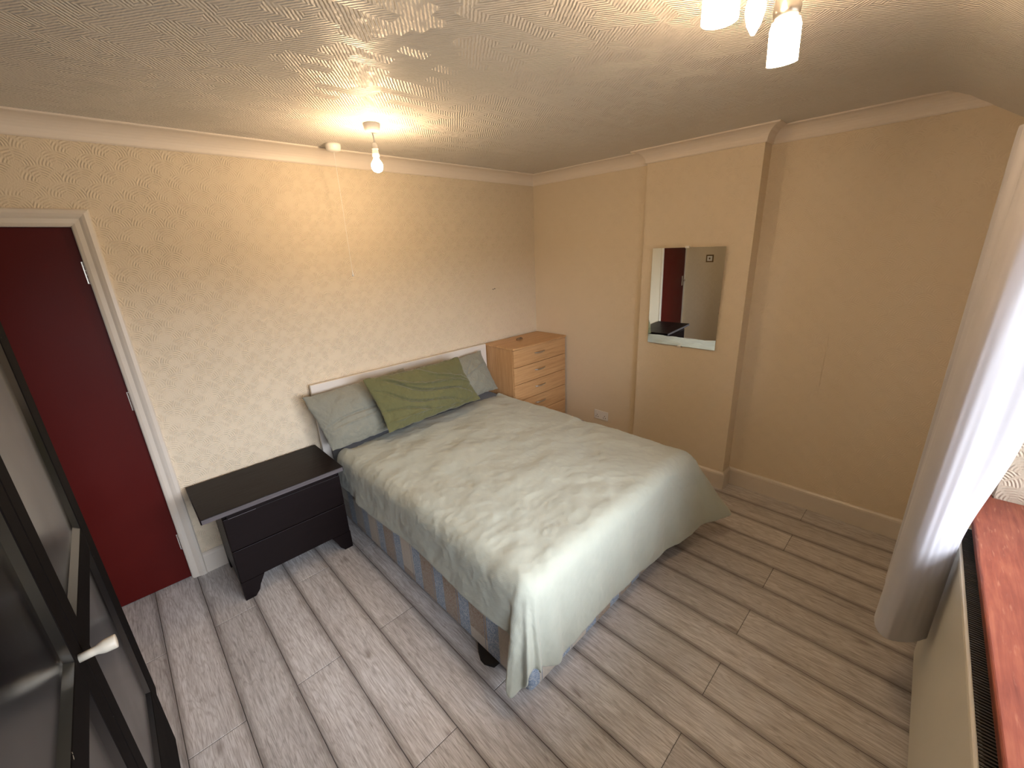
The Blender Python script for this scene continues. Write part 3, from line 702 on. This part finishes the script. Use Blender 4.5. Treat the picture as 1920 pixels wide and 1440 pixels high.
# bare bulb pendant
pe = empty('pendant_light', (-1.91, -.68, H)); tag(pe, 'bare glowing bulb hanging from a white ceiling rose', 'pendant light')
bm = bmesh.new(); lathe(bm, [(0, 0), (.040, 0), (.041, -.006), (.036, -.030), (.030, -.038), (.010, -.040), (0, -.040)], 28); mk('ceiling_rose', bm, M_PLAST, pe, smooth=True)
bm = bmesh.new(); tube(bm, [(0, 0, -.038), (.003, 0, -.06), (.004, 0, -.09)], .003, 8); mk('flex', bm, M_PLAST, pe, smooth=True)
bm = bmesh.new(); lathe(bm, [(0, -.083), (.008, -.084), (.013, -.092), (.0145, -.108), (.0165, -.109), (.0165, -.113), (.0145, -.115), (.017, -.13), (.017, -.145), (0, -.145)], 20, Matrix.Translation((.003, 0, 0))); mk('bulb_holder', bm, M_PLAST, pe, smooth=True)
bm = bmesh.new(); lathe(bm, [(0, -.146), (.011, -.146), (.012, -.152), (.017, -.162), (.0265, -.176), (.0285, -.189), (.0265, -.202), (.018, -.213), (.008, -.2175), (0, -.218)], 24, Matrix.Translation((.003, 0, 0))); mk('bulb', bm, M_BULB, pe, smooth=True)

# three-arm ceiling light near the window
cl = empty('ceiling_light', (-1.93, -2.44, H)); tag(cl, 'three-arm ceiling light with glowing glass shades above the foot of the bed', 'ceiling light')
bm = bmesh.new(); lathe(bm, [(0, 0), (.06, 0), (.06, -.008), (.05, -.022), (.02, -.03), (0, -.03)], 28); mk('ceiling_plate', bm, M_STEEL, cl, smooth=True)
def arm(dx, dy, tz, shade=True, tilt=(0, 0), ln=.108):
    bm = bmesh.new(); tube(bm, [(0, 0, -.02), (dx*.4, dy*.4, -.04), (dx*.8, dy*.8, -.045), (dx, dy, -.05), (dx, dy, tz+.055)], .006, 10); a = mk('arm', bm, M_STEEL, cl, smooth=True)
    R = Matrix.Translation((dx, dy, tz)) @ Matrix.Rotation(tilt[0], 4, 'X') @ Matrix.Rotation(tilt[1], 4, 'Y')
    bm = bmesh.new(); lathe(bm, [(0, .058), (.018, .058), (.026, .045), (.030, .016), (.028, .0), (.0, .0)], 24, R); mk('lamp_cup', bm, M_STEEL, a, smooth=True)
    if shade:
        bm = bmesh.new(); lathe(bm, [(.022, -.001), (.030, -.006), (.034, -.02), (.034, -ln), (.031, -ln), (.031, -.02), (.022, -.006), (.0, -.012)], 28, R); mk('glass_shade', bm, M_SHADE, a, smooth=True)
    else:
        bm = bmesh.new(); lathe(bm, [(0, -.002), (.010, -.002), (.012, -.02), (.020, -.045), (.021, -.06), (.015, -.085), (.004, -.105), (0, -.106)], 24, R); mk('bulb', bm, M_BULB2, a, smooth=True)
arm(-.14, .02, -.10)
arm(.215, .005, -.110, tilt=(0, -.12), ln=.093)
arm(.075, .03, -.068, shade=False)

# ------------------------------------------------------------------ black wardrobe close to the camera on the left
wx = -3.285
wa = empty('wardrobe', ((XL+.02+wx)/2, -1.95, 0)); tag(wa, 'black gloss wardrobe with recessed door panels and a white knob beside the red door', 'wardrobe')
def wpart(name, bm, mat, parent=wa, **k):
    bmesh.ops.translate(bm, verts=bm.verts, vec=-Vector(wa.location)); return mk(name, bm, mat, parent, **k)
WY0, WY1, WTOP = -2.38, -1.105, 2.02
bm = bmesh.new(); xb0, xb1 = XL+.02, wx-.022
box(bm, xb0, xb1, WY1-.02, WY1-.004, 0, WTOP-.02, bev=.002); box(bm, xb0, xb1, WY0, WY0+.016, 0, WTOP-.02, bev=.002); box(bm, xb0, xb0+.01, WY0+.016, WY1-.02, .05, WTOP-.02)
box(bm, xb0, xb1-.001, WY0+.016, WY1-.02, .30, .318); box(bm, xb0, xb1-.015, WY0+.016, WY1-.02, .0, .06)
wpart('carcass', bm, M_BLACKF)
bm = bmesh.new(); box(bm, xb0, wx+.012, WY0-.012, WY1+.008, WTOP-.02, WTOP+.005, bev=.004); wpart('top', bm, M_BLACK)
def panel_door(y0, y1, s0, s1, z0=.335, z1=1.985):
    """frame-and-panel door; s0/s1 stile widths at the y0/y1 sides"""
    bm = bmesh.new(); xf, xk = wx, wx-.020; rails = [(z0, z0+.09), (1.005, 1.082), (z1-.09, z1)]
    box(bm, xk, xf, y0, y0+s0, z0, z1, bev=.0025); box(bm, xk, xf, y1-s1, y1, z0, z1, bev=.0025)
    for a, b in rails: box(bm, xk, xf-.0005, y0+s0-.003, y1-s1+.003, a, b, bev=.002)
    door_ = wpart('door', bm, M_BLACKF)
    for za, zb in ((rails[0][1], rails[1][0]), (rails[1][1], rails[2][0])):
        bm = bmesh.new(); ya, yb = y0+s0, y1-s1; d0, d1, m = .002, .012, .020      # sloped moulding down to a flat panel
        O = [(ya, za), (yb, za), (yb, zb), (ya, zb)]; I = [(ya+m, za+m), (yb-m, za+m), (yb-m, zb-m), (ya+m, zb-m)]
        o_ = [bm.verts.new((xf-d0, y, z)) for y, z in O]; i_ = [bm.verts.new((xf-d1, y, z)) for y, z in I]; k_ = [bm.verts.new((xk+.001, y, z)) for y, z in O]
        bm.faces.new(i_); bm.faces.new(k_[::-1])
        for q in range(4): bm.faces.new((o_[q], o_[(q+1) % 4], i_[(q+1) % 4], i_[q])); bm.faces.new((k_[q], k_[(q+1) % 4], o_[(q+1) % 4], o_[q]))
        bmesh.ops.recalc_face_normals(bm, faces=bm.faces[:]); wpart('panel', bm, M_BLACK, door_)
    return door_
d1 = panel_door(-1.737, -1.105, .070, .112)
d2 = panel_door(-2.378, -1.742, .100, .066)
bm = bmesh.new(); R = Matrix.Translation((wx, -1.785, 1.068)) @ Matrix.Rotation(math.pi/2, 4, 'Y')
lathe(bm, [(0, -.001), (.0085, -.001), (.0085, .020), (.0090, .026), (.0125, .034), (.0135, .038), (.0142, .053), (.0135, .0555), (.006, .0562), (0, .0562)], 24, R); wpart('knob', bm, M_KNOB, d2, smooth=True, props={'label': 'white knob'})
bm = bmesh.new(); box(bm, wx-.021, wx-.004, WY0+.002, WY1-.003, .07, .322, bev=.003); wpart('drawer', bm, M_BLACKF)
